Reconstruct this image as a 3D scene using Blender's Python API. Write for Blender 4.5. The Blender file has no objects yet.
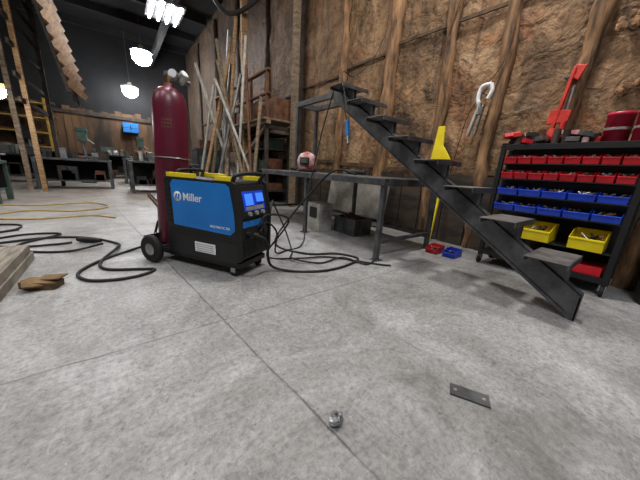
import bpy, math, random
from mathutils import Matrix, Vector, Euler
from mathutils import noise as mn
random.seed(7)
V=Vector
# ------------------------------------------------------------ camera
H=0.9; F=259
R=Matrix.Rotation(math.radians(-38),3,'Z')@Matrix.Rotation(math.radians(90-15.1),3,'X')@Matrix.Rotation(math.radians(3.5),3,'Z')
cd=bpy.data.cameras.new('camera'); cd.sensor_width=36; cd.lens=36*F/640; cd.clip_start=0.02; cd.clip_end=200
cam=bpy.data.objects.new('camera',cd); bpy.context.collection.objects.link(cam)
cam.matrix_world=Matrix.Translation((0,0,H))@R.to_4x4()
bpy.context.scene.camera=cam
try: bpy.context.scene.view_settings.view_transform='Standard'
except Exception: pass

# ------------------------------------------------------------ materials
def lin(c):
    return tuple(((x/255)/12.92 if x/255<=0.04045 else ((x/255+0.055)/1.055)**2.4) for x in c)+(1,)
def newmat(name):
    m=bpy.data.materials.new(name); m.use_nodes=True
    nt=m.node_tree; b=nt.nodes['Principled BSDF']; return m,nt,b
def L(nt,a,b): nt.links.new(a,b)
def ramp(nt,src,stops):
    r=nt.nodes.new('ShaderNodeValToRGB'); e=r.color_ramp.elements
    while len(e)>1: e.remove(e[-1])
    e[0].position=stops[0][0]; e[0].color=stops[0][1]
    for p,c in stops[1:]:
        x=e.new(p); x.color=c
    L(nt,src,r.inputs[0]); return r
def coords(nt,scale=(1,1,1)):
    tc=nt.nodes.new('ShaderNodeTexCoord'); mp=nt.nodes.new('ShaderNodeMapping'); mp.inputs['Scale'].default_value=scale
    L(nt,tc.outputs['Object'],mp.inputs[0]); return mp.outputs[0]
def noise(nt,co,scale,detail=5,rough=.6,dist=0):
    n=nt.nodes.new('ShaderNodeTexNoise'); L(nt,co,n.inputs['Vector'])
    n.inputs['Scale'].default_value=scale; n.inputs['Detail'].default_value=detail; n.inputs['Roughness'].default_value=rough; n.inputs['Distortion'].default_value=dist
    return n.outputs[0]
def mat(name,c,rough=.5,metal=0,c2=None,ns=8,scale=(1,1,1),bump=0,bs=40):
    m,nt,b=newmat(name); b.inputs['Roughness'].default_value=rough; b.inputs['Metallic'].default_value=metal
    co=coords(nt,scale)
    if c2 is None: c2=tuple(x*.82 for x in c)
    r=ramp(nt,noise(nt,co,ns),[(.35,lin(c2)),(.65,lin(c))]); L(nt,r.outputs[0],b.inputs['Base Color'])
    if bump:
        bp=nt.nodes.new('ShaderNodeBump'); bp.inputs['Strength'].default_value=bump; bp.inputs['Distance'].default_value=.01
        L(nt,noise(nt,co,bs),bp.inputs['Height']); L(nt,bp.outputs[0],b.inputs['Normal'])
    return m
def emis(name,c,s):
    m,nt,b=newmat(name); b.inputs['Base Color'].default_value=lin(c); b.inputs['Emission Color'].default_value=lin(c); b.inputs['Emission Strength'].default_value=s
    return m
def mixc(nt,fac,a,b,mode='MIX'):
    m=nt.nodes.new('ShaderNodeMix'); m.data_type='RGBA'; m.blend_type=mode
    for s,i in ((fac,0),(a,6),(b,7)):
        if hasattr(s,'node'): L(nt,s,m.inputs[i])
        else: m.inputs[i].default_value=s
    return m.outputs[2]
def mth(nt,op,a,b=None,c=None):
    m=nt.nodes.new('ShaderNodeMath'); m.operation=op
    for i,s in enumerate((a,b,c)):
        if s is None: continue
        if hasattr(s,'node'): L(nt,s,m.inputs[i])
        else: m.inputs[i].default_value=s
    return m.outputs[0]

def concrete():
    m,nt,b=newmat('concrete_floor')
    co=coords(nt)
    big=ramp(nt,noise(nt,co,.9,8,.72,1.0),[(.32,lin((108,106,104))),(.45,lin((138,137,136))),(.56,lin((156,156,156))),(.70,lin((174,174,175)))])
    mid=ramp(nt,noise(nt,co,3.6,10,.82,2.0),[(.34,(.52,.52,.52,1)),(.45,(.88,.88,.88,1)),(.56,(1,1,1,1)),(.66,(1.25,1.25,1.25,1))])
    c=mixc(nt,.9,big.outputs[0],mid.outputs[0],'MULTIPLY')
    fine=ramp(nt,noise(nt,co,42,6,.82),[(.35,(.5,.5,.51,1)),(.5,(1,1,1,1)),(.65,(1.32,1.32,1.32,1))])
    c=mixc(nt,.85,c,fine.outputs[0],'MULTIPLY')
    for scl in ((2,14,1),(11,2.2,1)):
        co2=coords(nt,scl); sc=ramp(nt,noise(nt,co2,2.0,8,.85,2.5),[(.57,(0,0,0,1)),(.62,(1,1,1,1))])
        c=mixc(nt,mth(nt,'MULTIPLY',sc.outputs[0],.3),c,lin((190,190,192)))
    co3=coords(nt,(5,1.4,1)); sd=ramp(nt,noise(nt,co3,2.2,7,.8,3),[(.58,(0,0,0,1)),(.65,(1,1,1,1))])
    c=mixc(nt,mth(nt,'MULTIPLY',sd.outputs[0],.35),c,lin((80,78,76)))
    for scl,w_,cl in ((16,.10,(44,42,40)),(9,.06,(40,38,36)),(23,.07,(210,210,210))):
        vo=nt.nodes.new('ShaderNodeTexVoronoi'); vo.inputs['Scale'].default_value=scl; L(nt,co,vo.inputs['Vector'])
        sp=ramp(nt,vo.outputs['Distance'],[(w_*.4,(1,1,1,1)),(w_,(0,0,0,1))])
        c=mixc(nt,mth(nt,'MULTIPLY',sp.outputs[0],.55),c,lin(cl))
    st=ramp(nt,noise(nt,co,1.5,5,.65,1.2),[(.54,(0,0,0,1)),(.66,(1,1,1,1))])
    c=mixc(nt,mth(nt,'MULTIPLY',st.outputs[0],.35),c,lin((92,89,86)))
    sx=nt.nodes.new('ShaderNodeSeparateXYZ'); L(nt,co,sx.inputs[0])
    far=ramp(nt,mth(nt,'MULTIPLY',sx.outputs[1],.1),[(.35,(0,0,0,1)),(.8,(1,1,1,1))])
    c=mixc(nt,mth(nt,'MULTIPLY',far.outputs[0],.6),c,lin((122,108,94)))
    wob=mth(nt,'MULTIPLY',mth(nt,'SUBTRACT',noise(nt,co,5,4),.5),.035)
    lx=mth(nt,'ADD',mth(nt,'ADD',sx.outputs[0],mth(nt,'MULTIPLY',sx.outputs[1],.11)),wob)
    ly=mth(nt,'ADD',sx.outputs[1],wob)
    jx=mth(nt,'ABSOLUTE',mth(nt,'SUBTRACT',mth(nt,'FLOORED_MODULO',mth(nt,'SUBTRACT',lx,.565-1.9),3.8),1.9))
    jy=mth(nt,'ABSOLUTE',mth(nt,'SUBTRACT',mth(nt,'FLOORED_MODULO',mth(nt,'SUBTRACT',ly,1.41-1.9),3.8),1.9))
    j=mth(nt,'MINIMUM',jx,jy)
    jr=ramp(nt,j,[(.0015,(1,1,1,1)),(.006,(0,0,0,1))])
    brk=ramp(nt,noise(nt,co,7,3),[(.35,(.3,.3,.3,1)),(.6,(.85,.85,.85,1))])
    c=mixc(nt,mth(nt,'MULTIPLY',jr.outputs[0],brk.outputs[0]),c,lin((62,60,58)))
    L(nt,c,b.inputs['Base Color'])
    rr=ramp(nt,noise(nt,co,3,6,.7),[(.3,(.34,.34,.34,1)),(.7,(.66,.66,.66,1))]); L(nt,rr.outputs[0],b.inputs['Roughness'])
    bp=nt.nodes.new('ShaderNodeBump'); bp.inputs['Strength'].default_value=.5; bp.inputs['Distance'].default_value=.008
    h=mth(nt,'SUBTRACT',noise(nt,co,38,7,.8),mth(nt,'MULTIPLY',jr.outputs[0],1.0)); L(nt,h,bp.inputs['Height']); L(nt,bp.outputs[0],b.inputs['Normal'])
    return m
def foamwall():
    m,nt,b=newmat('sprayed_foam_wall')
    co=coords(nt); cs=coords(nt,(1,1.4,.8))
    a=ramp(nt,noise(nt,co,.8,6,.6,1.8),[(.30,lin((72,54,40))),(.43,lin((112,86,60))),(.54,lin((138,108,78))),(.68,lin((160,132,102)))])
    s=ramp(nt,noise(nt,cs,1.8,8,.72,1.8),[(.35,(.30,.26,.22,1)),(.44,(.75,.72,.68,1)),(.54,(1,1,1,1)),(.68,(1.2,1.17,1.12,1))])
    c=mixc(nt,1,a.outputs[0],s.outputs[0],'MULTIPLY')
    f=ramp(nt,noise(nt,co,11,6,.7,.6),[(.36,(.55,.5,.46,1)),(.48,(1,1,1,1)),(.68,(1.15,1.13,1.1,1))])
    c=mixc(nt,.8,c,f.outputs[0],'MULTIPLY')
    o=ramp(nt,noise(nt,co,1.4,6,.7,1.2),[(.54,(0,0,0,1)),(.64,(1,1,1,1))])
    c=mixc(nt,mth(nt,'MULTIPLY',o.outputs[0],.45),c,lin((144,88,52)))
    g=ramp(nt,noise(nt,coords(nt,(1,1,1.3)),1.2,7,.75,2),[(.58,(0,0,0,1)),(.66,(1,1,1,1))])
    c=mixc(nt,mth(nt,'MULTIPLY',g.outputs[0],.35),c,lin((150,142,128)))
    dr=ramp(nt,noise(nt,coords(nt,(1,6,.3)),1.8,5,.65,.5),[(.55,(0,0,0,1)),(.64,(1,1,1,1))])
    c=mixc(nt,mth(nt,'MULTIPLY',dr.outputs[0],.6),c,lin((46,34,25)))
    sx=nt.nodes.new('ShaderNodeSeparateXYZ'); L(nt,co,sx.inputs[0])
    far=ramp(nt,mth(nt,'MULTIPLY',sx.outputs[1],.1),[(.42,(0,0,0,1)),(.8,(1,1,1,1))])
    c=mixc(nt,mth(nt,'MULTIPLY',far.outputs[0],.72),c,lin((46,36,29)))  # dimness of the deep end painted into the wall colour
    L(nt,c,b.inputs['Base Color']); b.inputs['Roughness'].default_value=.8
    bp=nt.nodes.new('ShaderNodeBump'); bp.inputs['Strength'].default_value=1; bp.inputs['Distance'].default_value=.06
    L(nt,mth(nt,'ADD',noise(nt,co,5,4,.55,.6),mth(nt,'MULTIPLY',noise(nt,co,18,4,.5),.25)),bp.inputs['Height']); L(nt,bp.outputs[0],b.inputs['Normal'])
    return m
M={}
M['floor']=concrete(); M['wall']=foamwall()
M['log']=mat('rough_timber',(156,118,82),.85,0,(60,43,30),5,(3,3,.5),.9,14)
M['lath']=mat('old_lath',(100,76,55),.85,0,(50,37,27),6,(1,1,1),.5,20)
M['plank']=mat('dark_planks',(70,58,47),.8,0,(32,27,24),4,(2,.5,2),.5,20)
M['greyply']=mat('grey_plywood',(150,146,138),.8,0,(96,92,86),3,(1,1,1),.2,20)
M['oldboard']=mat('grey_weathered_board',(150,142,130),.8,0,(96,88,78),6,(6,.6,1),.3,20)
M['steel']=mat('raw_dark_steel',(94,96,99),.45,.35,(58,60,62),7,(1,1,1),.15,60)
M['steel2']=mat('mill_scale_steel',(128,128,126),.42,.35,(92,92,92),5,(1,1,1),.15,50)
M['stepst']=mat('tread_plate_steel',(132,128,124),.45,.25,(90,88,86),6,(1,1,1),.15,50)
M['bright']=mat('bright_steel',(190,190,190),.3,.8,(140,140,140),9)
M['palepaint']=mat('pale_grey_paint',(186,184,176),.6,0,(140,136,128),6)
M['black']=mat('black_paint',(26,26,28),.45,0,(18,18,20),8)
M['blackm']=mat('black_plastic',(20,20,22),.6,0,(14,14,15),8)
M['rubber']=mat('black_rubber',(24,24,24),.75,0,(16,16,16),20)
M['blue']=mat('blue_paint',(30,124,204),.35,0,(22,110,190),3)
M['yellow']=mat('yellow_plastic',(240,220,44),.45,0,(224,200,28),6)
M['dullyel']=mat('dull_yellow_paint',(196,160,70),.6,0,(140,108,46),6)
M['white']=mat('white_decal',(232,234,236),.5,0,(220,222,225),6)
M['grayd']=mat('grey_decal',(150,150,150),.5)
M['maroon']=mat('maroon_cylinder_paint',(106,26,52),.36,0,(80,18,38),4,(1,1,.5),.05,20)
M['brass']=mat('brass',(186,150,80),.3,.9)
M['redbin']=mat('red_bin',(222,34,50),.4,0,(194,24,36),6)
M['bluebin']=mat('blue_bin',(40,84,226),.4,0,(28,66,198),6)
M['yelbin']=mat('yellow_bin',(248,228,34),.4,0,(232,206,22),6)
M['redpaint']=mat('red_paint',(220,66,52),.4,0,(182,46,40),10)
M['pinkred']=mat('magenta_red_can',(204,38,74),.4,0,(172,30,58),10)
M['orange']=mat('yellow_hose',(186,162,92),.6,0,(160,134,70),10)
M['wood']=mat('pale_lumber',(172,138,96),.75,0,(114,84,54),6,(1,1,6),.2,20)
M['wood2']=mat('weathered_lumber',(140,122,100),.8,0,(88,74,58),6,(1,1,4),.3,20)
M['card']=mat('brown_cardboard',(124,98,62),.85,0,(70,54,34),9,(1,1,1),.4,30)
M['rust']=mat('rusty_steel',(120,76,50),.75,.1,(66,44,32),8,(1,1,1),.4,30)
M['backwall']=mat('back_wall_boards',(104,76,50),.85,0,(36,27,21),.8,(2,1,.5),.4,6)
M['dark']=mat('dark_roof_boards',(24,23,24),.9,0,(13,13,14),2)
M['darkst']=mat('dark_equipment_paint',(50,52,54),.6,.1,(30,32,34),6)
M['green']=mat('green_machine_paint',(74,100,90),.5,.1,(48,66,60),6)
M['foil']=mat('crumpled_foil',(190,192,196),.3,.8,(120,122,126),30,(1,1,1),1,60)
M['screen']=emis('display_glow',(60,120,230),.8)
M['lamp']=emis('lamp_tube',(246,250,255),90)
M['lampc']=emis('lamp_panel',(240,246,255),60)
M['tan']=mat('tan_corrugated_sheet',(176,134,80),.7,0,(110,80,46),3,(1,1,1),.2,20)
M['cloth']=mat('work_cloth',(170,160,156),.9,0,(90,60,60),18,(1,1,1),.4,20)
M['rag']=mat('red_white_cloth',(206,190,188),.9,0,(150,30,44),9)
M['leather']=mat('dark_leather',(60,42,34),.8,0,(36,26,22),9)

# ------------------------------------------------------------ mesh builder
class MB:
    def __init__(s,name): s.name=name; s.v=[]; s.f=[]; s.m=[]; s.sm=[]; s.mats=[]
    def mi(s,k):
        if k not in s.mats: s.mats.append(k)
        return s.mats.index(k)
    def add(s,vs,fs,k,smooth=False):
        o=len(s.v); s.v+= [tuple(x) for x in vs]; i=s.mi(k)
        for f in fs: s.f.append([o+a for a in f]); s.m.append(i); s.sm.append(smooth)
    def box(s,c,d,k,rot=None,taper=None):
        c=V(c); h=V(d)/2; vs=[]
        Rm=Euler([math.radians(a) for a in rot]).to_matrix() if rot else Matrix.Identity(3)
        for z in (-1,1):
            t=1 if (taper is None or z<0) else taper
            for x,y in ((-1,-1),(1,-1),(1,1),(-1,1)): vs.append(c+Rm@V((x*h.x*t,y*h.y*t,z*h.z)))
        s.add(vs,[(3,2,1,0),(4,5,6,7),(0,1,5,4),(1,2,6,5),(2,3,7,6),(3,0,4,7)],k)
    def bb(s,a,b,k):
        a=V(a);b=V(b); s.box((a+b)/2,(abs(b.x-a.x),abs(b.y-a.y),abs(b.z-a.z)),k)
    def beam(s,p,q,w,h,k,up=(0,0,1)):
        p=V(p);q=V(q); d=(q-p).normalized(); u=V(up)
        if abs(d.dot(u))>.98: u=V((0,1,0))
        x=d.cross(u).normalized(); z=x.cross(d).normalized(); vs=[]
        for e in (p,q):
            for a,b in ((-1,-1),(1,-1),(1,1),(-1,1)): vs.append(e+x*a*w/2+z*b*h/2)
        s.add(vs,[(3,2,1,0),(4,5,6,7),(0,1,5,4),(1,2,6,5),(2,3,7,6),(3,0,4,7)],k)
    def cyl(s,p,q,r0,k,r1=None,n=18,smooth=True):
        s.tube([p,q],[r0,r0 if r1 is None else r1],k,n)
    def tube(s,pts,r,k,n=8,closed=False):
        pts=[V(p) for p in pts]; m=len(pts)
        if not isinstance(r,(list,tuple)): r=[r]*m
        vs=[]; prev=None
        for i,p in enumerate(pts):
            t=(pts[min(i+1,m-1)]-pts[max(i-1,0)])
            if closed: t=pts[(i+1)%m]-pts[i-1]
            if t.length<1e-7: t=prev_t
            t=t.normalized(); prev_t=t
            if prev is None:
                a=V((0,0,1)) if abs(t.z)<.9 else V((1,0,0)); x=t.cross(a).normalized()
            else:
                x=(prev-t*prev.dot(t)); x=x.normalized() if x.length>1e-6 else t.orthogonal().normalized()
            prev=x; y=t.cross(x)
            for j in range(n):
                an=2*math.pi*j/n; vs.append(p+(x*math.cos(an)+y*math.sin(an))*r[i])
        fs=[]
        for i in range(m if closed else m-1):
            for j in range(n):
                a=i*n+j; b=i*n+(j+1)%n; i2=(i+1)%m; fs.append((a,b,i2*n+(j+1)%n,i2*n+j))
        s.add(vs,fs,k,True)
        if not closed:
            s.add([vs[j] for j in range(n)],[tuple(range(n))[::-1]],k); s.add([vs[(m-1)*n+j] for j in range(n)],[tuple(range(n))],k)
    def lathe(s,c,prof,k,n=32,axis='Z'):
        c=V(c); vs=[];fs=[]
        for r,h in prof:
            for j in range(n):
                a=2*math.pi*j/n; q=(r*math.cos(a),r*math.sin(a),h)
                if axis=='Y': q=(q[0],q[2],q[1])
                if axis=='X': q=(q[2],q[0],q[1])
                vs.append(c+V(q))
        for i in range(len(prof)-1):
            for j in range(n): fs.append((i*n+j,i*n+(j+1)%n,(i+1)*n+(j+1)%n,(i+1)*n+j))
        s.add(vs,fs,k,True)
    def prism(s,pts,ext,k):
        pts=[V(p) for p in pts]; e=V(ext); n=len(pts)
        s.add(pts+[p+e for p in pts],[tuple(range(n))[::-1],tuple(range(n,2*n))]+[(i,(i+1)%n,n+(i+1)%n,n+i) for i in range(n)],k)
    def sph(s,c,r,k,sc=(1,1,1),n=16,jit=0):
        vs=[];fs=[];h=n//2; c=V(c)
        for i in range(h+1):
            for j in range(n):
                t=math.pi*i/h;a=2*math.pi*j/n; q=r*(1+random.uniform(-jit,jit))
                vs.append(c+V((q*math.sin(t)*math.cos(a)*sc[0],q*math.sin(t)*math.sin(a)*sc[1],q*math.cos(t)*sc[2])))
        for i in range(h):
            for j in range(n): fs.append((i*n+j,(i+1)*n+j,(i+1)*n+(j+1)%n,i*n+(j+1)%n))
        s.add(vs,fs,k,jit==0)
    def done(s,loc=(0,0,0),rz=0,bevel=0.0):
        me=bpy.data.meshes.new(s.name); me.from_pydata(s.v,[],s.f)
        for k in s.mats: me.materials.append(M[k])
        for p,i,q in zip(me.polygons,s.m,s.sm): p.material_index=i; p.use_smooth=q
        me.update(); ob=bpy.data.objects.new(s.name,me); bpy.context.collection.objects.link(ob)
        ob.location=loc; ob.rotation_euler=(0,0,math.radians(rz))
        if bevel:
            b=ob.modifiers.new('bevel','BEVEL'); b.width=bevel; b.segments=2; b.limit_method='ANGLE'; b.angle_limit=math.radians(50)
        return ob
def spline(pts,sub=8):
    pts=[V(p) for p in pts]; P=[pts[0]*2-pts[1]]+pts+[pts[-1]*2-pts[-2]]; out=[]
    for i in range(1,len(P)-2):
        a,b,c,d=P[i-1:i+3]
        for j in range(sub):
            t=j/sub; out.append(.5*((2*b)+(c-a)*t+(2*a-5*b+4*c-d)*t*t+(3*b-a-3*c+d)*t**3))
    out.append(pts[-1]); return out
def cable(name,pts,r,k):
    b=MB(name); b.tube(spline(pts),r,k,8); return b.done()
def text(body,size,k,parent,loc,rot,name,ext=.0008):
    c=bpy.data.curves.new(name+'_c','FONT'); c.body=body; c.size=size; c.extrude=ext; c.align_x='CENTER'; c.align_y='CENTER'; c.offset=size*.012
    o=bpy.data.objects.new(name+'_t',c); bpy.context.collection.objects.link(o); bpy.context.view_layer.update()
    me=bpy.data.meshes.new_from_object(o.evaluated_get(bpy.context.evaluated_depsgraph_get())); me.materials.clear(); me.materials.append(M[k])
    bpy.data.objects.remove(o); n=bpy.data.objects.new(name,me); bpy.context.collection.objects.link(n)
    n.parent=parent; n.location=loc; n.rotation_euler=[math.radians(a) for a in rot]; return n

# ------------------------------------------------------------ room
WX=3.75
b=MB('floor'); b.bb((-9,-4,-.1),(WX+.1,20,0),'floor'); b.done()
b=MB('wall_right')
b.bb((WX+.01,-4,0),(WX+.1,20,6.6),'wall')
ny,nz=150,66; vs=[]; fs=[]
for j in range(nz+1):
    for i in range(ny+1):
        y=-4+14*i/ny; z=6.6*j/nz
        h=mn.fractal(V((3.1,y*1.6,z*1.6)),1.0,2.0,4)*.045
        vs.append((WX-.005-max(-.0,min(.06,.02+h)),y,z))
for j in range(nz):
    for i in range(ny):
        a=j*(ny+1)+i; fs.append((a,a+ny+1,a+ny+2,a+1))
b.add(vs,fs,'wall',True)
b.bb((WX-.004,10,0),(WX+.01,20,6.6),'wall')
b.done()
b=MB('wall_back'); b.bb((-9,18,0),(WX,18.1,6.6),'dark')
x=-9
while x<WX: b.bb((x,17.93+random.random()*.04,0),(x+.27,18,2.9+random.random()*.3),'backwall'); x+=.28
b.bb((-9,17.88,2.8),(WX,17.95,2.95),'plank')
b.done()
b=MB('wall_left'); b.bb((-9.1,-4,0),(-9,20,6.6),'backwall'); b.done()
b=MB('ceiling'); b.bb((-9.1,-4,6.6),(WX+.1,20,6.7),'dark'); b.done()
b=MB('ceiling_joists')
for y in range(-3,20,2): b.bb((-9,y,6.32),(WX-.15,y+.12,6.6),'dark')
b.done()
ys=[-.9,.02,.77,1.48,2.17,3.14,4.3,5.8,7.6,9.8,12.2,15]
for i,y in enumerate(ys):
    b=MB('trim_%d'%(i+1))
    n=34; pts=[];rs=[]
    for j in range(n):
        z=6.3*j/(n-1); pts.append((WX-.065+random.uniform(-.012,.012),y+.02*math.sin(j*.7+i)+random.uniform(-.01,.01),z)); rs.append(.072+random.uniform(-.016,.018)+(.035 if i==5 else 0))
    b.tube(pts,rs,'log' if i<7 else 'plank',12)
    b.done()
k=len(ys)
for z,th in ((1.05,.06),(2.75,.04)):
    k+=1; b=MB('trim_%d'%k)
    for i in range(len(ys)-1):
        dz=random.uniform(-.12,.12)
        b.beam((WX-.06,ys[i]+.05,z+dz),(WX-.06,ys[i+1]-.05,z+dz+random.uniform(-.05,.05)),.025,th,'lath' if i<7 else 'plank')
    b.done()
b=MB('wainscot_boards')
for i in range(34):
    y=-3.5+i*.36; b.bb((WX-.10,y,.0),(WX-.07,y+.34,.92+random.uniform(-.03,.03)),'plank')
b.done()

# ------------------------------------------------------------ workbench (steel table)
b=MB('steel_workbench')
x0,x1,y0,y1,tz=2.08,3.12,1.68,4.5,.86
b.bb((x0,y0,tz-.012),(x1,y1,tz),'steel2')
for x in (x0+.03,x1-.03): b.bb((x-.03,y0+.01,tz-.075),(x+.03,y1-.01,tz-.012),'steel')
for y in (y0+.03,(y0+y1)/2,y1-.03): b.bb((x0+.06,y-.03,tz-.075),(x1-.06,y+.03,tz-.012),'steel')
for x in (x0+.035,x1-.035):
    for y in (y0+.035,(y0+y1)/2,y1-.035):
        b.bb((x-.025,y-.025,0.008),(x+.025,y+.025,tz-.075),'steel'); b.bb((x-.05,y-.05,0),(x+.05,y+.05,.008),'steel')
b.beam((x1-.035,y0+.06,.2),(x1-.035,y1-.06,.2),.04,.04,'steel')
for y in (y0+.035,y1-.035): b.beam((x0+.06,y,.2),(x1-.06,y,.2),.04,.04,'steel')
b.done(bevel=.003)
b=MB('grey_plywood_sheet'); b.box((WX-.26,3.5,.42),(.02,1.5,.8),'greyply',rot=(0,8,0)); b.done()
b=MB('white_carton'); b.bb((2.3,3.0,.0),(2.55,3.3,.42),'palepaint'); b.bb((2.29,3.06,.2),(2.3,3.24,.36),'blackm'); b.bb((2.34,2.99,.2),(2.5,3.0,.32),'grayd'); b.done(bevel=.004)
b=MB('steel_offcut_box')
b.bb((2.6,2.55,0),(2.95,3.0,.02),'steel')
for a,c in (((2.6,2.55,.02),(2.62,3.0,.24)),((2.93,2.55,.02),(2.95,3.0,.24)),((2.62,2.55,.02),(2.93,2.57,.24)),((2.62,2.98,.02),(2.93,3.0,.24))): b.bb(a,c,'steel')
for i in range(9): b.beam((2.65+.033*i,2.62,.05+random.random()*.15),(2.65+.033*i,2.94,.1+random.random()*.22),.02,.04,'rust')
b.done()

# ------------------------------------------------------------ staircase
b=MB('steel_staircase')
sx=2.38; S=.645; th=.185; yA=.17; yB=2.95
def uz(y): return .18+S*(y-.15)
def lz(y): return uz(y)-th
yl=.15+(th-.18)/S+.02
prof=[(yA,0),(yA,uz(yA)),(yB,uz(yB)),(yB,lz(yB)),(max(yl,yA+.03),0)]
b.prism([(sx,y,z) for y,z in prof],(.012,0,0),'steel')
f=.012
b.prism([(sx,yA,uz(yA)),(sx,yB,uz(yB)),(sx,yB,uz(yB)-f),(sx,yA,uz(yA)-f)],(.075,0,0),'steel')
b.prism([(sx,yA+.06,lz(yA+.06)+.012),(sx,yB,lz(yB)+f),(sx,yB,lz(yB)),(sx,yA+.06,lz(yA+.06))],(.075,0,0),'steel')
b.bb((sx,yA,0),(sx+.075,yA+.012,uz(yA)-f),'steel')
xa,xb=sx-.18,sx+.25
for i in range(8):
    yc=.38+i*.33; z=uz(yc)+.075
    b.bb((xa,yc-.12,z),(xb,yc+.115,z+.008),'stepst')
    b.bb((xa,yc-.128,z-.035),(xb,yc-.118,z+.008),'steel'); b.bb((xa,yc+.108,z-.03),(xb,yc+.117,z),'steel')
    for xx in (sx+.012,sx+.055):
        b.prism([(xx,yc-.115,z),(xx,yc+.10,z),(xx,yc+.05,uz(yc+.05)-.004),(xx,yc-.115,uz(yc-.115)-.004)],(.008,0,0),'steel')
zt=1.86
b.bb((sx-.01,2.95,zt-.03),(sx+.05,3.86,zt+.04),'steel')
b.bb((sx-.01,3.80,.862),(sx+.04,3.85,zt-.03),'steel')
b.bb((sx+.34,2.8,zt-.03),(sx+.40,3.86,zt+.04),'steel')
b.bb((sx+.35,3.80,.862),(sx+.40,3.85,zt-.03),'steel')
b.bb((sx+.05,3.78,zt-.03),(sx+.34,3.84,zt+.04),'steel'); b.bb((sx+.05,2.9,zt-.03),(sx+.34,2.96,zt+.04),'steel')
b.done(bevel=.002)

# ------------------------------------------------------------ parts rack with bins
b=MB('parts_bin_rack')
rx0,rx1,ry0,ry1=3.16,3.5,.13,1.10
for x in (rx0,rx1):
    for y in (ry0,ry1): b.bb((x-.02,y-.02,.1),(x+.02,y+.02,1.27),'black')
for z in (.14,1.235):
    b.bb((rx0,ry0,z-.01),(rx1,ry1,z+.012),'black')
    b.bb((rx0-.02,ry0,z-.03),(rx0+.01,ry1,z+.02),'black'); b.bb((rx1-.01,ry0,z-.03),(rx1+.02,ry1,z+.02),'black')
for x in (rx0,rx1):
    for y in (ry0,ry1):
        b.lathe((x,y-.012,.05),[(0.012,0),(.05,0),(.05,.024),(.012,.024)],'rubber',16,'Y'); b.bb((x-.02,y-.022,.05),(x+.02,y-.014,.1),'bright'); b.bb((x-.02,y+.014,.05),(x+.02,y+.022,.1),'bright')
def obin(mb,xf,yc,zt,w,dp,hh,k,slot='blackm'):
    t=.004; xb=xf+dp; y_0=yc-w/2; y_1=yc+w/2; zb=zt-hh
    mb.bb((xf+.02,y_0,zb),(xb,y_1,zb+t),k)
    mb.bb((xb-t,y_0,zb),(xb,y_1,zt),k)
    for y in (y_0,y_1-t): mb.prism([(xf+.02,y,zb),(xb,y,zb),(xb,y,zt),(xf+dp*.45,y,zt),(xf,y,zb+hh*.62)],(0,t,0),k)
    mb.prism([(xf+.02,y_0,zb),(xf,y_0,zb+hh*.62),(xf+t,y_0,zb+hh*.62),(xf+.02+t,y_0,zb)],(0,w,0),k)
    mb.prism([(xf-.006,y_0,zb+hh*.56),(xf-.006,y_0,zb+hh*.66),(xf+.008,y_0,zb+hh*.66),(xf+.008,y_0,zb+hh*.56)],(0,w,0),k)
    mb.bb((xf+.012,y_0+w*.3,zb+hh*.22),(xf+.02,y_1-w*.3,zb+hh*.42),k)
    for _ in range(6):
        mb.cyl((xf+.04+random.random()*dp*.4,y_0+.015+random.random()*(w-.03),zb+hh*.3),(xf+.03+random.random()*dp*.4,y_0+.015+random.random()*(w-.03),zb+hh*.85),.009,random.choice(['bright','steel2','rust','blackm']),n=8)
rows=[(1.165,.085,'redbin',8,.16),(1.02,.085,'redbin',8,.16),(.865,.09,'bluebin',5,.2),(.71,.09,'bluebin',5,.2)]
for zt_,hh,k_,n_,dp in rows:
    w=(ry1-ry0-.05)/n_
    b.bb((rx0+.14,ry0,zt_-.03),(rx0+.15,ry1,zt_+.05),'black')
    for i in range(n_): obin(b,rx0-.03,ry0+.025+w*(i+.5),zt_,w-.014,dp,hh,k_)
    b.bb((rx0-.01,ry0,zt_-hh-.012),(rx0+.17,ry1,zt_-hh-.002),'black')
for i,yc in enumerate((.31,.66,1.0)): obin(b,rx0-.08,yc,.53,.22,.3,.16,'yelbin')
b.bb((rx0-.02,ry0,.355),(rx1,ry1,.367),'black')
for i,(yc,k_) in enumerate(((.27,'redbin'),(.52,'blackm'),(.8,'darkst'))): b.bb((rx0+.02,yc-.1,.155),(rx0+.25,yc+.1,.23),k_)
b.bb((rx1-.005,ry0,.3),(rx1,ry1,1.22),'blackm')
b.done(bevel=.0015)
b=MB('small_hardware_pile')
for i in range(90):
    y=.49+random.random()*.58; x=3.18+random.random()*.28
    k_=random.choice(['steel','rust','bright','redpaint','steel2','leather','darkst','rag','redpaint','redbin'])
    if random.random()<.6: b.box((x,y,1.275+.012+random.random()*.06),(.06+random.random()*.10,.03+random.random()*.05,.035),k_,rot=(random.uniform(-15,15),random.uniform(-15,15),random.uniform(0,180)))
    else: b.cyl((x,y,1.256),(x+random.uniform(-.02,.02),y,1.262+.04+random.random()*.1),.02+random.random()*.015,k_,n=12)
b.done(bevel=.001)
def can(nm,x,y,z,r,hh,k):
    b=MB(nm); b.lathe((x,y,z),[(0,0),(r,0),(r,hh*.9),(r*1.05,hh*.9),(r*1.05,hh),(r*.95,hh),(r*.95,hh*.97),(0,hh*.97)],k,24); b.lathe((x,y,z+hh*.45),[(r*1.01,0),(r*1.01,hh*.08)],'cloth',24); b.done()
can('paint_can',3.38,.375,1.252,.082,.25,'pinkred'); can('paint_can',3.30,.20,1.252,.078,.24,'pinkred')
b=MB('red_parts_bin'); obin(b,2.93,1.56,.09,.14,.2,.09,'redbin'); b.done()
b=MB('blue_parts_bin'); obin(b,2.96,1.36,.09,.14,.2,.09,'bluebin'); b.done()
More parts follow.
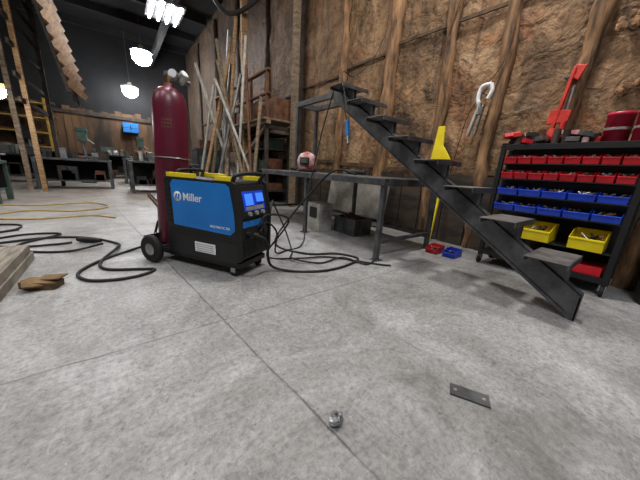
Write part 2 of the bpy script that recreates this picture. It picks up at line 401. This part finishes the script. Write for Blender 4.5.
b=MB('black_drum'); b.lathe((3.38,-.30,0),[(0,0),(.25,0),(.26,.02),(.255,.3),(.265,.32),(.255,.34),(.255,.6),(.265,.62),(.255,.64),(.255,.86),(.265,.88),(.25,.88),(.24,.86),(0,.86)],'blackm',36); b.done()

# ------------------------------------------------------------ welder and gas cylinder
W=(.68,2.35,0); RZ=-59
b=MB('welding_machine')
hw=.205
prof=[(-.39,.12),(.33,.12),(.385,.16),(.385,.50),(.335,.74),(.30,.775),(-.36,.775),(-.39,.75)]
b.prism([(x,-hw,z) for x,z in prof],(0,2*hw,0),'black')
b.bb((-.76,-.18,.075),(.36,.18,.12),'black'); b.bb((-.76,-.18,.12),(-.745,.18,.2),'black')
for s_ in (-1,1):
    y=s_*(hw+.003)
    pn=[(-.30,.375),(.30,.36),(.345,.40),(.345,.50),(.30,.735),(.26,.755),(-.28,.755),(-.31,.72)]
    b.prism([(x,y-.003,z) for x,z in pn],(0,.006,0),'blue')
    b.bb((-.38,s_*(hw+.002)-.003,.30),(.375,s_*(hw+.002)+.003,.335),'blackm')
    b.bb((-.08,y-.002,.17),(.14,y+.002,.255),'white')
    for q in range(4): b.bb((-.065,y-.003,.18+q*.018),(.12,y+.003,.186+q*.018),'grayd')
    for q in range(7): b.bb((-.37,y-.003,.40+q*.045),(-.33,y+.003,.415+q*.045),'blackm')
    b.bb((-.36,s_*.175-.025,.776),(-.08,s_*.175+.025,.81),'yellow')
    b.bb((.15,s_*.175-.02,.776),(.30,s_*.175+.02,.81),'yellow')
b.tube(spline([(-.30,-.12,.775),(-.30,-.12,.83),(-.30,.12,.83),(-.30,.12,.775)],5),.013,'blackm',10)
b.tube(spline([(.30,-.17,.77),(.34,-.17,.825),(.36,0,.84),(.34,.17,.825),(.30,.17,.77)],6),.016,'blackm',10)
def face(x0,z0,x1,z1,ya,yb,off,th,k):
    dd=V((x1-x0,0,z1-z0)).normalized(); nn=V((dd.z,0,-dd.x)); p=V((x0,0,z0))+nn*off; q=V((x1,0,z1))+nn*off
    b.prism([V((p.x,ya,p.z)),V((p.x,yb,p.z)),V((q.x,yb,q.z)),V((q.x,ya,q.z))],nn*th,k)
face(.385,.50,.335,.74,-.19,.19,0,.012,'blackm')
face(.376,.545,.343,.70,-.14,.14,.012,.003,'bluebin')
face(.371,.59,.35,.68,-.12,-.02,.015,.003,'screen'); face(.371,.61,.352,.68,.02,.12,.015,.003,'screen')
face(.374,.552,.368,.582,-.12,.12,.015,.002,'grayd')
for yy in (-.09,0,.09):
    b.cyl((.384,yy,.525),(.41,yy,.53),.018,'grayd',n=16)
for s_ in (-1,1): b.prism([(.37,s_*.2-.012,.14),(.40,s_*.2-.012,.16),(.405,s_*.2-.012,.50),(.355,s_*.2-.012,.76),(.32,s_*.2-.012,.78)],(0,.024,0),'blackm')
b.bb((.385,-.18,.34),(.39,.18,.48),'blackm')
b.bb((.389,-.17,.42),(.392,.10,.47),'blue')
for q in range(9): b.bb((.386,-.16,.17+q*.018),(.394,.16,.178+q*.018),'darkst')
b.cyl((.385,.09,.38),(.43,.09,.38),.03,'blackm'); b.cyl((.385,-.11,.36),(.43,-.11,.36),.026,'blackm'); b.cyl((.385,-.02,.34),(.42,-.02,.34),.02,'brass')
for s_ in (-1,1):
    cx=.29; cy=s_*.16
    b.lathe((cx,cy-.014,.04),[(.01,0),(.04,0),(.04,.028),(.01,.028)],'rubber',18,'Y')
    b.bb((cx-.025,cy-.022,.035),(cx+.02,cy-.017,.076),'bright'); b.bb((cx-.025,cy+.017,.035),(cx+.02,cy+.022,.076),'bright')
    wy=s_*.265
    b.lathe((-.54,wy-.025,.125),[(.015,0),(.07,.0),(.08,.006),(.115,0),(.125,.01),(.125,.04),(.115,.05),(.08,.044),(.07,.05),(.015,.05)],'rubber',32,'Y')
    b.lathe((-.54,wy-.028,.125),[(0,0),(.05,0),(.065,.01),(.065,.046),(.05,.056),(0,.056)],'bright',24,'Y')
b.cyl((-.54,-.28,.125),(-.54,.28,.125),.012,'steel')
b.done(W,RZ,bevel=.004)
wo=bpy.data.objects['welding_machine']
text('Miller',.088,'white',wo,(-.075,-hw-.0075,.62),(90,0,0),'lettering')
text('MULTIMATIC 255',.026,'white',wo,(.20,-hw-.0075,.41),(90,0,0),'model_lettering')
m=MB('logo_badge')
m.lathe((-.235,-hw-.0065,.62),[(.0,0),(.042,0),(.042,-.0015),(0,-.0015)],'white',28,'Y')
for i in range(2):
    x=-.264+i*.028; m.prism([(x,-hw-.0078,.598),(x+.018,-hw-.0078,.598),(x+.031,-hw-.0078,.644),(x+.013,-hw-.0078,.644)],(0,-.0015,0),'blue')
o=m.done(); o.parent=wo

b=MB('gas_cylinder')
r=.143
prof=[(0,0),(r*.9,0),(r,.02),(r,1.22),(r*.98,1.27),(r*.9,1.325),(r*.74,1.37),(r*.5,1.40),(r*.28,1.412),(r*.28,1.44),(.0,1.44)]
b.lathe((0,0,0),prof,'maroon',40)
zz=.07
b.cyl((0,0,1.37+zz),(0,0,1.44+zz),.022,'brass'); b.cyl((0,0,1.44+zz),(0,0,1.465+zz),.036,'bright',n=10)
b.cyl((0,0,1.405+zz),(.09,-.05,1.405+zz),.016,'bright'); b.sph((.09,-.05,1.405+zz),.036,'bright')
b.cyl((.09,-.05,1.41+zz),(.115,-.09,1.455+zz),.04,'bright'); b.cyl((.115,-.09,1.455+zz),(.117,-.093,1.457+zz),.034,'white')
b.cyl((.07,-.06,1.41+zz),(.02,-.10,1.425+zz),.012,'bright'); b.cyl((.03,-.085,1.425+zz),(.012,-.115,1.43+zz),.04,'bright')
b.cyl((.012,-.115,1.43+zz),(.010,-.118,1.43+zz),.034,'white')
b.cyl((.09,-.05,1.41+zz),(.16,-.04,1.40+zz),.024,'steel2')
b.tube([(math.cos(a*math.pi/12)*(r+.006),math.sin(a*math.pi/12)*(r+.006),.8+.004*(a%2)) for a in range(24)],.005,'bright',6,closed=True)
g=b.done((.395,2.87,.122))
g.rotation_euler=(math.radians(-1.5),math.radians(2.4),0)
m=MB('stencil_label')
for row in range(3):
    for q in range(4):
        a0=math.radians(-128+q*9); a1=a0+math.radians(6); rr=r+.0015; z0=1.05+row*.03
        m.add([(rr*math.cos(a0),rr*math.sin(a0),z0),(rr*math.cos(a1),rr*math.sin(a1),z0),(rr*math.cos(a1),rr*math.sin(a1),z0+.018),(rr*math.cos(a0),rr*math.sin(a0),z0+.018)],[(0,1,2,3)],'rust')
o=m.done(); o.parent=g
# ------------------------------------------------------------ cables
fz=.012
cable('power_cable',[(.28,3.06,.3),(.2,3.1,.08),(.02,3.1,fz),(-.2,2.88,fz),(-.33,2.62,fz),(-.26,2.42,fz),(-.08,2.34,fz),(.08,2.36,fz),(.16,2.44,fz),(.06,2.5,fz),(-.16,2.62,fz),(-.2,2.85,fz),(-.08,3.2,.03),(-.1,3.45,fz),(-.35,3.8,fz),(-.7,3.95,fz),(-1.2,3.85,fz),(-1.9,4.0,fz)],.012,'rubber')
cable('power_cable',[(-.46,3.64,fz),(-.6,3.62,fz),(-.95,3.7,fz),(-1.5,4.3,fz),(-2.2,4.4,fz)],.011,'rubber')
cable('power_cable',[(-1.0,4.5,fz),(-1.3,4.35,fz),(-1.6,4.6,fz),(-1.4,4.9,fz),(-1.05,4.8,fz),(-1.1,4.45,fz),(-1.7,4.25,.03),(-2.4,4.7,fz)],.011,'rubber')
cable('power_cable',[(-.2,3.4,.03),(-.45,3.3,fz),(-.75,3.45,fz),(-.85,3.75,fz),(-.6,4.1,fz),(-.9,4.2,fz),(-1.3,4.0,fz),(-2.0,4.2,fz)],.011,'rubber')
b=MB('cable_plug'); b.tube([(-.42,3.68,.03),(-.36,3.64,.03),(-.28,3.58,.03),(-.22,3.54,.03)],[.02,.03,.028,.018],'blackm',14); b.done()
wf=V((.68+.515*.42,2.35-.857*.42,0))
cable('gun_cable',[(wf.x-.07,wf.y-.04,.36),(wf.x+.03,wf.y-.08,.30),(wf.x+.10,wf.y-.02,.06),(1.15,1.85,fz),(1.4,1.72,fz),(1.7,1.72,fz),(1.95,1.82,fz),(1.85,2.05,fz),(1.55,2.2,fz),(1.4,2.6,fz),(1.6,2.9,fz+.1),(1.9,2.7,.6),(2.02,2.4,.9),(2.2,2.2,.875)],.012,'rubber')
cable('ground_cable',[(wf.x+.02,wf.y+.02,.36),(wf.x+.12,wf.y+.1,.42),(1.15,2.15,.3),(1.22,2.3,.05),(1.4,2.4,fz),(1.7,2.5,.05),(1.95,2.85,.45),(2.1,2.9,1.0),(2.2,2.87,1.5),(2.30,2.83,1.92)],.009,'rubber')
cable('gun_cable',[(wf.x+.0,wf.y+.01,.41),(wf.x+.1,wf.y+.04,.5),(1.28,2.15,.4),(1.12,2.3,fz+.02),(1.35,2.1,fz+.01),(1.7,2.0,fz),(2.0,1.6,fz),(2.1,1.5,fz)],.009,'rubber')
cable('gun_cable',[(1.05,2.15,.35),(1.2,2.35,.55),(1.35,2.6,.5),(1.5,2.6,.2),(1.45,2.35,fz),(1.3,2.1,fz+.02),(1.5,1.9,fz),(1.8,1.9,fz+.01),(1.9,1.65,fz),(2.2,1.75,fz)],.009,'rubber')
b=MB('ground_clamp'); b.beam((2.3,2.55,1.5),(2.3,2.52,1.33),.03,.05,'blue'); b.beam((2.3,2.52,1.33),(2.3,2.5,1.24),.02,.03,'bright'); b.tube(spline([(2.3,2.56,1.5),(2.28,2.65,1.8),(2.3,2.72,1.9)]),.007,'rubber'); b.done(bevel=.004)
cable('air_hose',[(-.1,5.0,.01),(-.4,5.3,.01),(-1.0,5.2,.01),(-1.5,5.5,.01),(-1.2,6.0,.01),(-.6,5.8,.01),(-.2,6.2,.01),(-.5,6.8,.01),(-1.2,6.6,.01),(-1.9,6.9,.01)],.012,'orange')
# ------------------------------------------------------------ floor bits
b=MB('foil_ball'); b.sph((.54,.53,.024),.025,'foil',(1.1,.9,.9),18,.2); b.done()
b=MB('drilled_steel_plate')
def plate_with_holes(b,w,l,t,holes,k):
    b.bb((-w/2,-l/2,0),(w/2,l/2,t),k)
    for x,y in holes: b.cyl((x,y,t-.0005),(x,y,t+.0008),.007,'cloth',n=16)
plate_with_holes(b,.065,.15,.008,[(0.0,-.055),(0.0,.055)],'steel'); b.done((1.10,.30,0),28)
b=MB('weathered_timber_board')
b.bb((-1.05,1.2,.0),(-.66,3.2,.07),'oldboard'); b.bb((-1.04,1.22,.07),(-.67,3.18,.14),'oldboard')
b.done(bevel=.005)
b=MB('cardboard_scrap'); b.box((-.50,2.45,.03),(.20,.10,.05),'card',rot=(0,4,-25)); b.box((-.45,2.46,.062),(.17,.08,.012),'card',rot=(6,-8,-40)); b.box((-.54,2.42,.05),(.1,.1,.012),'card',rot=(12,8,10)); b.done(bevel=.003)

# ------------------------------------------------------------ wall-hung tools
b=MB('locking_clamp'); x=WX-.19
b.tube(spline([(x,1.52,1.98),(x,1.62,1.96),(x,1.64,1.84),(x,1.61,1.76)]),.022,'white',10); b.tube(spline([(x,1.52,1.98),(x,1.50,1.9),(x,1.53,1.82)]),.022,'white',10)
b.beam((x,1.60,1.80),(x,1.68,1.42),.03,.055,'palepaint',up=(1,0,0)); b.beam((x,1.56,1.76),(x,1.60,1.42),.02,.04,'bright',up=(1,0,0))
b.cyl((x,1.59,1.74),(x,1.59,1.66),.034,'bright'); b.cyl((x,1.61,1.9),(WX-.02,1.61,1.9),.006,'steel'); b.done(bevel=.004)
b=MB('bar_clamp'); x=WX-.19
b.beam((x,.80,1.98),(x,.86,1.38),.025,.055,'redpaint',up=(1,0,0)); b.prism([(x-.015,.80,2.0),(x-.015,.72,1.98),(x-.015,.76,1.86),(x-.015,.82,1.9)],(.03,0,0),'redpaint')
b.prism([(x-.02,.90,1.62),(x-.02,.74,1.60),(x-.02,.75,1.50),(x-.02,.91,1.48)],(.04,0,0),'redpaint'); b.cyl((x,.78,1.5),(x,.775,1.82),.012,'bright'); b.cyl((x,.785,1.36),(x,.78,1.5),.024,'redpaint'); b.cyl((x,.86,1.9),(WX-.02,.86,1.9),.006,'steel'); b.beam((x,.8,1.9),(x,.87,1.9),.02,.02,'steel'); b.done(bevel=.004)
b=MB('yellow_square_tool'); x=WX-.17
b.prism([(x,2.14,1.14),(x,1.86,1.14),(x,1.90,1.20),(x,1.99,1.32),(x,2.01,1.57),(x,2.10,1.57)],(.025,0,0),'yellow'); b.beam((x+.01,2.05,1.5),(WX-.02,2.05,1.5),.01,.01,'steel'); b.done(bevel=.003)
b=MB('yellow_level'); b.beam((WX-.32,1.9,.0),(WX-.2,1.9,1.02),.03,.07,'yellow',up=(0,1,0)); b.done(bevel=.003)
cable('wall_cable',[(WX-.16,2.05,3.2),(WX-.16,2.2,2.5),(WX-.16,2.1,2.1),(WX-.16,1.75,1.95),(WX-.16,1.5,2.1),(WX-.16,1.42,2.5),(WX-.16,1.46,3.4)],.006,'rust')
cable('wall_cable',[(WX-.17,1.56,1.95),(WX-.17,1.72,1.7),(WX-.17,1.78,1.35),(WX-.17,1.82,.95)],.005,'blackm')
cable('hanging_lead',[(WX-.14,3.6,6.2),(WX-.2,3.2,3.5),(WX-.6,2.95,2.6),(2.7,2.9,2.15),(2.3,2.7,2.05),(2.16,2.4,1.55)],.006,'rubber')
b=MB('dried_spray_foam')
for yy,zz_ in ((.3,1.9),(.42,1.78),(.25,1.75),(.55,2.3)):
    for q in range(6): b.sph((WX-.07,yy+random.uniform(-.06,.06),zz_+random.uniform(-.06,.06)),.02+random.random()*.025,'log',(.6,1,1),12,.2)
b.done()

# ------------------------------------------------------------ things on bench
b=MB('welding_helmet')
hx,hy,hz=2.28,3.35,.862
vs=[];fs=[];n=24;mrow=9
for i in range(mrow+1):
    t=i/mrow; z=hz+.02+.27*t
    rr=.125*math.sqrt(max(0,1-(max(0,t-.45)/.55)**2.2))+.004; rr*=(.78+.22*min(1,t/.35))
    for j in range(n): 
        a=2*math.pi*j/n; vs.append((hx+rr*1.15*math.cos(a),hy+rr*math.sin(a),z))
for i in range(mrow):
    for j in range(n): fs.append((i*n+j,i*n+(j+1)%n,(i+1)*n+(j+1)%n,(i+1)*n+j))
b.add(vs,fs,'rag',True); b.box((hx-.10,hy-.09,hz+.15),(.04,.13,.10),'blackm',rot=(0,0,40)); b.box((hx-.11,hy-.10,hz+.15),(.04,.10,.06),'green',rot=(0,0,40)); b.tube([(hx+.13*math.cos(a*.5236),hy+.12*math.sin(a*.5236),hz+.02) for a in range(12)],.02,'blackm',8,closed=True); b.done(bevel=.004)
b=MB('work_gloves'); b.sph((2.3,3.75,.905),.06,'leather',(1,1.5,.62),16,.08); b.sph((2.42,3.7,.9),.05,'cloth',(1,1.4,.62),16,.08); b.done()
b=MB('angle_grinder'); b.tube([(2.7,2.55,.90),(2.65,2.75,.90),(2.63,2.82,.90)],[.03,.033,.02],'darkst',14); b.cyl((2.61,2.85,.872),(2.61,2.85,.93),.035,'bright'); b.cyl((2.61,2.85,.868),(2.61,2.85,.872),.06,'steel'); b.done()

# ------------------------------------------------------------ scaffold / loft and leaning poles
b=MB('timber_loft')
b.bb((3.22,5.35,0),(3.34,5.47,6.59),'wood2'); b.bb((2.78,7.1,0),(2.92,7.22,6.59),'wood'); b.bb((3.3,8.4,0),(3.42,8.52,3.2),'plank')
b.bb((2.66,5.5,1.80),(2.76,9.2,1.88),'wood2')
b.bb((2.6,5.5,1.88),(3.5,9.3,1.92),'wood2')
for y in (5.6,7.25,9.1): b.bb((2.66,y,1.72),(3.5,y+.08,1.80),'plank')
for y in (5.55,6.4,8.2,9.1): b.bb((2.68,y,1.92),(2.74,y+.05,2.85),'rust')
b.bb((2.67,5.5,2.82),(2.75,9.2,2.86),'rust'); b.bb((2.67,5.5,2.38),(2.75,9.2,2.42),'rust')
b.bb((2.69,5.6,0),(2.76,5.67,1.8),'plank')
b.beam((2.74,7.0,1.1),(2.72,5.7,1.75),.05,.08,'wood2')
b.done(bevel=.004)
b=MB('stored_crates')
for i in range(7):
    y=5.6+i*.5; s_=.2+random.random()*.3; b.bb((2.9,y,1.922),(3.35,y+.38,1.922+s_),random.choice(['darkst','rust','plank','dark']))
b.done(bevel=.01)
for i,(xa_,ya,xb_,yb,z,k_,w) in enumerate([(2.1,5.9,2.55,6.3,3.6,'palepaint',.03),(2.1,6.6,2.6,7.0,4.2,'wood',.04),(2.3,5.6,2.05,6.7,3.1,'wood2',.04),(1.9,6.5,2.55,7.3,3.3,'steel2',.035),(2.5,5.3,1.95,6.6,2.7,'palepaint',.03),(2.2,7.4,2.6,7.5,4.1,'steel2',.035),(1.9,6.0,2.5,7.3,2.6,'wood2',.045),(1.6,7.3,2.3,7.9,2.9,'palepaint',.03),(1.7,6.3,2.5,6.5,2.9,'steel2',.03),(2.3,5.5,2.58,5.6,2.3,'wood2',.04),(2.35,6.1,2.2,7.2,3.7,'wood2',.04),(1.5,6.6,2.4,6.9,3.4,'wood',.035),(2.4,6.4,1.8,7.6,3.2,'palepaint',.035),(2.2,5.2,2.5,6.2,3.0,'rust',.03),(1.8,7.0,2.5,7.1,3.8,'wood2',.04)]):
    b=MB('leaning_pole'); b.cyl((xa_,ya,0.01),(xb_,yb,z),w,k_,n=10); b.done()
b=MB('storage_shelf')
for y in (6.0,7.6,9.0):
    for x in (2.9,3.5): b.bb((x-.03,y-.03,0),(x+.03,y+.03,1.68),'darkst')
for z in (.3,.8,1.3,1.65): b.bb((2.87,5.97,z),(3.53,9.03,z+.03),'darkst')
for z in (.33,.83,1.33):
    y=6.08
    while y<8.8:
        w=.12+random.random()*.25; hh=.12+random.random()*.18
        b.bb((2.95,y,z),(3.4,y+w,z+hh),random.choice(['rust','darkst','steel','plank','dark','green','dark'])); y+=w+.04
b.done(bevel=.006)
b=MB('machine_cabinet'); b.bb((1.9,8.4,0.05),(2.55,9.2,1.3),'darkst'); b.bb((1.89,8.45,.1),(1.9,9.15,1.2),'steel'); b.bb((1.95,8.39,.7),(2.5,8.4,1.1),'green'); b.bb((1.95,8.45,0),(2.5,9.15,.05),'black'); b.bb((2.0,8.5,1.3),(2.4,9.0,1.55),'rust'); b.done(bevel=.01)

# ------------------------------------------------------------ far workbenches and equipment
def bench(nm,x,y,w,d_,hh,k,stuff=8):
    b=MB(nm)
    b.bb((x,y,hh-.05),(x+w,y+d_,hh),k)
    for xx in (x+.05,x+w-.05):
        for yy in (y+.05,y+d_-.05): b.bb((xx-.04,yy-.04,0),(xx+.04,yy+.04,hh-.05),k)
    b.bb((x+.05,y+.05,.2),(x+w-.05,y+d_-.05,.23),k)
    b.bb((x+.05,y+d_-.1,.23),(x+w-.05,y+d_-.05,hh-.05),'dark')
    for i in range(stuff):
        xx=x+.1+random.random()*(w-.35); yy=y+.1+random.random()*(d_-.3); s_=.06+random.random()*.22
        kk=random.choice(['rust','darkst','steel2','bright','palepaint','green','plank','steel'])
        if i%3: b.bb((xx,yy,hh),(xx+.1+random.random()*.15,yy+.15,hh+s_),kk)
        else: b.cyl((xx+.06,yy+.06,hh),(xx+.06,yy+.06,hh+s_),.05,kk,n=14)
    for i in range(stuff//2):
        xx=x+.1+random.random()*(w-.4); b.bb((xx,y+.15,.23),(xx+.22,y+.5,.23+.1+random.random()*.3),random.choice(['rust','darkst','dark','plank']))
    b.done(bevel=.006)
bench('far_workbench',-1.7,9.8,1.6,.9,.8,'steel',12); bench('far_workbench',.25,8.6,1.0,1.2,.85,'steel',16); bench('far_workbench',.2,12,1.8,1,.9,'steel',18); bench('far_workbench',-3.2,12,1.3,1,.85,'darkst',12); bench('far_workbench',-1.2,15,3,1.2,1.0,'darkst',26); bench('far_workbench',-4.8,15,3,1.2,1.0,'darkst',20)
bench('far_workbench',1.0,6.9,.6,.9,.85,'darkst',8)
bench('vise_bench',-2.5,6.9,.85,.8,.72,'green',3)
def drillpress(x,y,k):
    b=MB('drill_press'); b.bb((x-.2,y-.25,0),(x+.2,y+.25,.08),k); b.cyl((x,y+.1,.08),(x,y+.1,1.7),.045,'bright'); b.bb((x-.16,y-.25,.85),(x+.16,y+.05,.89),'steel2')
    b.bb((x-.12,y-.3,1.35),(x+.12,y+.2,1.65),k); b.bb((x-.14,y-.32,1.65),(x+.14,y+.35,1.78),k); b.cyl((x,y-.18,1.1),(x,y-.18,1.35),.03,'bright'); b.cyl((x,y+.3,1.35),(x,y+.3,1.63),.09,'darkst'); b.cyl((x+.12,y-.15,1.45),(x+.28,y-.2,1.3),.01,'bright'); b.done(bevel=.01)
drillpress(.9,14.0,'green'); drillpress(-2.3,13.9,'darkst'); drillpress(-.8,12.3,'green')
b=MB('steel_stock_rack')
for x in (-4.2,-3.2,-2.2): b.bb((x-.04,17.2,0),(x+.04,17.3,3.2),'dullyel'); b.bb((x-.04,17.7,0),(x+.04,17.8,3.2),'dullyel')
for z in (.6,1.2,1.8,2.4,3.0):
    b.bb((-4.3,17.18,z-.06),(-2.1,17.82,z),'dullyel')
    for q in range(7): b.cyl((-4.5,17.3+q*.07,z+.03+.02*random.random()),(-1.9,17.3+q*.07,z+.05),.028,random.choice(['steel2','rust','bright']),n=8)
b.done()
b=MB('metal_lathe'); x,y=-.3,16.9; b.bb((x-.2,y-.25,0),(x+.25,y+.25,.75),'green'); b.bb((x+1.3,y-.25,0),(x+1.65,y+.25,.75),'green'); b.bb((x-.2,y-.22,.75),(x+1.65,y+.22,.9),'steel2'); b.bb((x-.2,y-.25,.9),(x+.3,y+.25,1.35),'green'); b.cyl((x+.3,y,1.12),(x+.42,y,1.12),.13,'bright'); b.bb((x+.8,y-.3,.9),(x+1.0,y+.2,1.1),'steel'); b.bb((x+1.35,y-.1,.9),(x+1.6,y+.1,1.2),'green'); b.cyl((x+1.25,y,1.12),(x+1.35,y,1.12),.03,'bright'); b.done(bevel=.01)
b=MB('tilted_steel_plate'); b.box((-2.1,7.3,1.05),(.85,.6,.03),'greyply',rot=(24,-28,10)); b.bb((-2.15,7.25,.722),(-2.05,7.35,1.0),'rust'); b.done()
b=MB('bench_vise'); b.bb((-1.9,6.92,.722),(-1.7,7.1,.8),'green'); b.bb((-1.86,6.9,.8),(-1.8,7.12,.92),'green'); b.bb((-1.78,6.9,.8),(-1.72,7.12,.92),'green'); b.cyl((-1.72,7.01,.84),(-1.5,7.01,.84),.015,'bright'); b.cyl((-1.52,6.92,.84),(-1.52,7.1,.84),.008,'bright'); b.done(bevel=.006)
b=MB('steel_channel_stack')
for i in range(4): b.bb((.55+i*.08,5.2+i*.1,0),(.62+i*.08,8.0+i*.1,.07),'rust'); 
b.bb((.58,5.6,.07),(.8,7.6,.12),'steel'); b.done(bevel=.004)
b=MB('blue_wall_box'); b.bb((.5,17.5,2.2),(1.15,17.87,2.65),'blue'); b.bb((.49,17.49,2.41),(1.16,17.5,2.43),'black'); b.bb((.8,17.48,2.3),(.84,17.5,2.55),'black'); b.done(bevel=.01)
b=MB('timber_frame_rack')
for x,y,k_ in ((-2.55,8.6,'dullyel'),(-1.98,8.6,'palepaint'),(-1.45,9.2,'wood'),(-3.4,8.6,'plank'),(-2.7,10.6,'plank'),(-1.3,10.8,'plank'),(-1.75,9.6,'wood2'),(-2.2,9.2,'wood')): b.bb((x-.045,y-.045,0),(x+.045,y+.045,5.2),k_)
for z in (2.0,2.5,3.1,3.6,4.0,4.4,4.8):
    b.beam((-3.6,8.52,z),(-1.6,8.52,z+.15),.05,.08,'wood' if z>2.8 else 'dullyel'); b.beam((-1.5,8.9,z),(-1.3,11,z-.1),.05,.1,'plank')
b.beam((-3.4,8.5,2.3),(-1.8,8.5,4.0),.05,.1,'rust'); b.beam((-2.75,8.5,1.0),(-2.3,8.5,2.6),.05,.07,'redpaint')
b.done(bevel=.005)
b=MB('corrugated_awning')
vs=[];fs=[];n=44
for i in range(n+1):
    t=i/n; off=.06*math.sin(t*n*math.pi/2)
    z=5.2-2.8*t; x=-1.15+.5*t
    vs+= [(x+off,8.9,z),(x+.15+off,12.4,z+.2)]
for i in range(n): fs.append((2*i,2*i+2,2*i+3,2*i+1))
b.add(vs,fs,'tan'); 
for y in (8.95,10.2,11.5): b.beam((-1.23,y,5.35),(-.68,y,2.3),.06,.08,'plank')
b.beam((-1.1,8.9,5.1),(-1.1,8.9,6.59),.05,.05,'darkst'); b.beam((-1.1,11.5,5.1),(-1.1,11.5,6.59),.05,.05,'darkst')
b.done()
b=MB('overhead_crane_rail'); b.bb((1.9,3,5.5),(2.05,17.8,5.8),'dark'); b.beam((1.98,3.5,5.8),(1.98,3.5,6.59),.05,.05,'dark'); b.beam((1.98,12,5.8),(1.98,12,6.59),.05,.05,'dark'); b.done()
b=MB('duct_pipe'); b.tube(spline([(1.3,9.4,6.58),(2.0,7.8,5.2),(2.5,7.4,4.4),(3.0,6.6,4.6),(3.4,6.4,5.6)]),.05,'darkst',12); b.done()
# ------------------------------------------------------------ lamps
def hibay(x,y,z,w=.9,l=1.2,mt='lampc',nt_=4):
    b=MB('high_bay_lamp'); b.bb((x-w/2,y-l/2,z+.03),(x+w/2,y+l/2,z+.09),'bright')
    for i in range(nt_):
        xx=x-w/2+w*(i+.5)/nt_; b.cyl((xx,y-l/2+.03,z),(xx,y+l/2-.03,z),.03,mt,n=10)
    for s_ in (-1,1): b.cyl((x,y+s_*l*.35,z+.09),(x,y+s_*l*.35,6.599),.008,'steel',n=6)
    b.done()
def bell(x,y,z,r):
    b=MB('high_bay_lamp'); b.lathe((x,y,z+r*.45),[(r*.9,0),(r*.92,.01),(r*.6,r*.2),(r*.25,r*.35),(r*.2,r*.6),(0,r*.6)],'palepaint',28)
    b.sph((x,y,z+.02),r*.85,'lamp',(1,1,.9),20); b.cyl((x,y,z+r*1.0),(x,y,6.599),.008,'steel',n=6); b.done()
hibay(1.62,10,5.0); bell(1.36,14.6,5.0,.42); bell(.95,17,4.05,.38); bell(-1.66,8.1,1.95,.16)
def area(nm,loc,size,power,col,rot=(0,0,0),sy=None):
    l=bpy.data.lights.new(nm,'AREA'); l.energy=power; l.color=col; l.size=size
    if sy: l.shape='RECTANGLE'; l.size_y=sy
    o=bpy.data.objects.new(nm,l); bpy.context.collection.objects.link(o); o.location=loc; o.rotation_euler=[math.radians(a) for a in rot]
area('added_fill_light',(2.5,1.3,5.7),.4,180,(1,.96,.90))
area('added_fill_light',(.6,3.6,5.6),.8,135,(1,.97,.92))
area('added_fill_light',(-.6,-1.2,5.2),1.2,150,(.98,.98,1))
area('added_fill_light',(-2.2,2.0,5.5),1.2,80,(1,.98,.96))  # fill lamp added to even out the light on the floor
area('added_fill_light',(1.6,10,4.9),1.0,85,(.98,.98,1))
area('added_fill_light',(1.3,14.6,4.6),1.0,60,(.98,.96,.92))
area('added_fill_light',(-.2,10.2,5.9),.6,80,(1,.82,.58),rot=(0,-25,0))
area('added_fill_light',(-4.5,5,5.6),1.2,90,(1,.94,.88))
w=bpy.data.worlds.new('world'); bpy.context.scene.world=w; w.use_nodes=True
w.node_tree.nodes['Background'].inputs[0].default_value=(.82,.82,.84,1); w.node_tree.nodes['Background'].inputs[1].default_value=.15
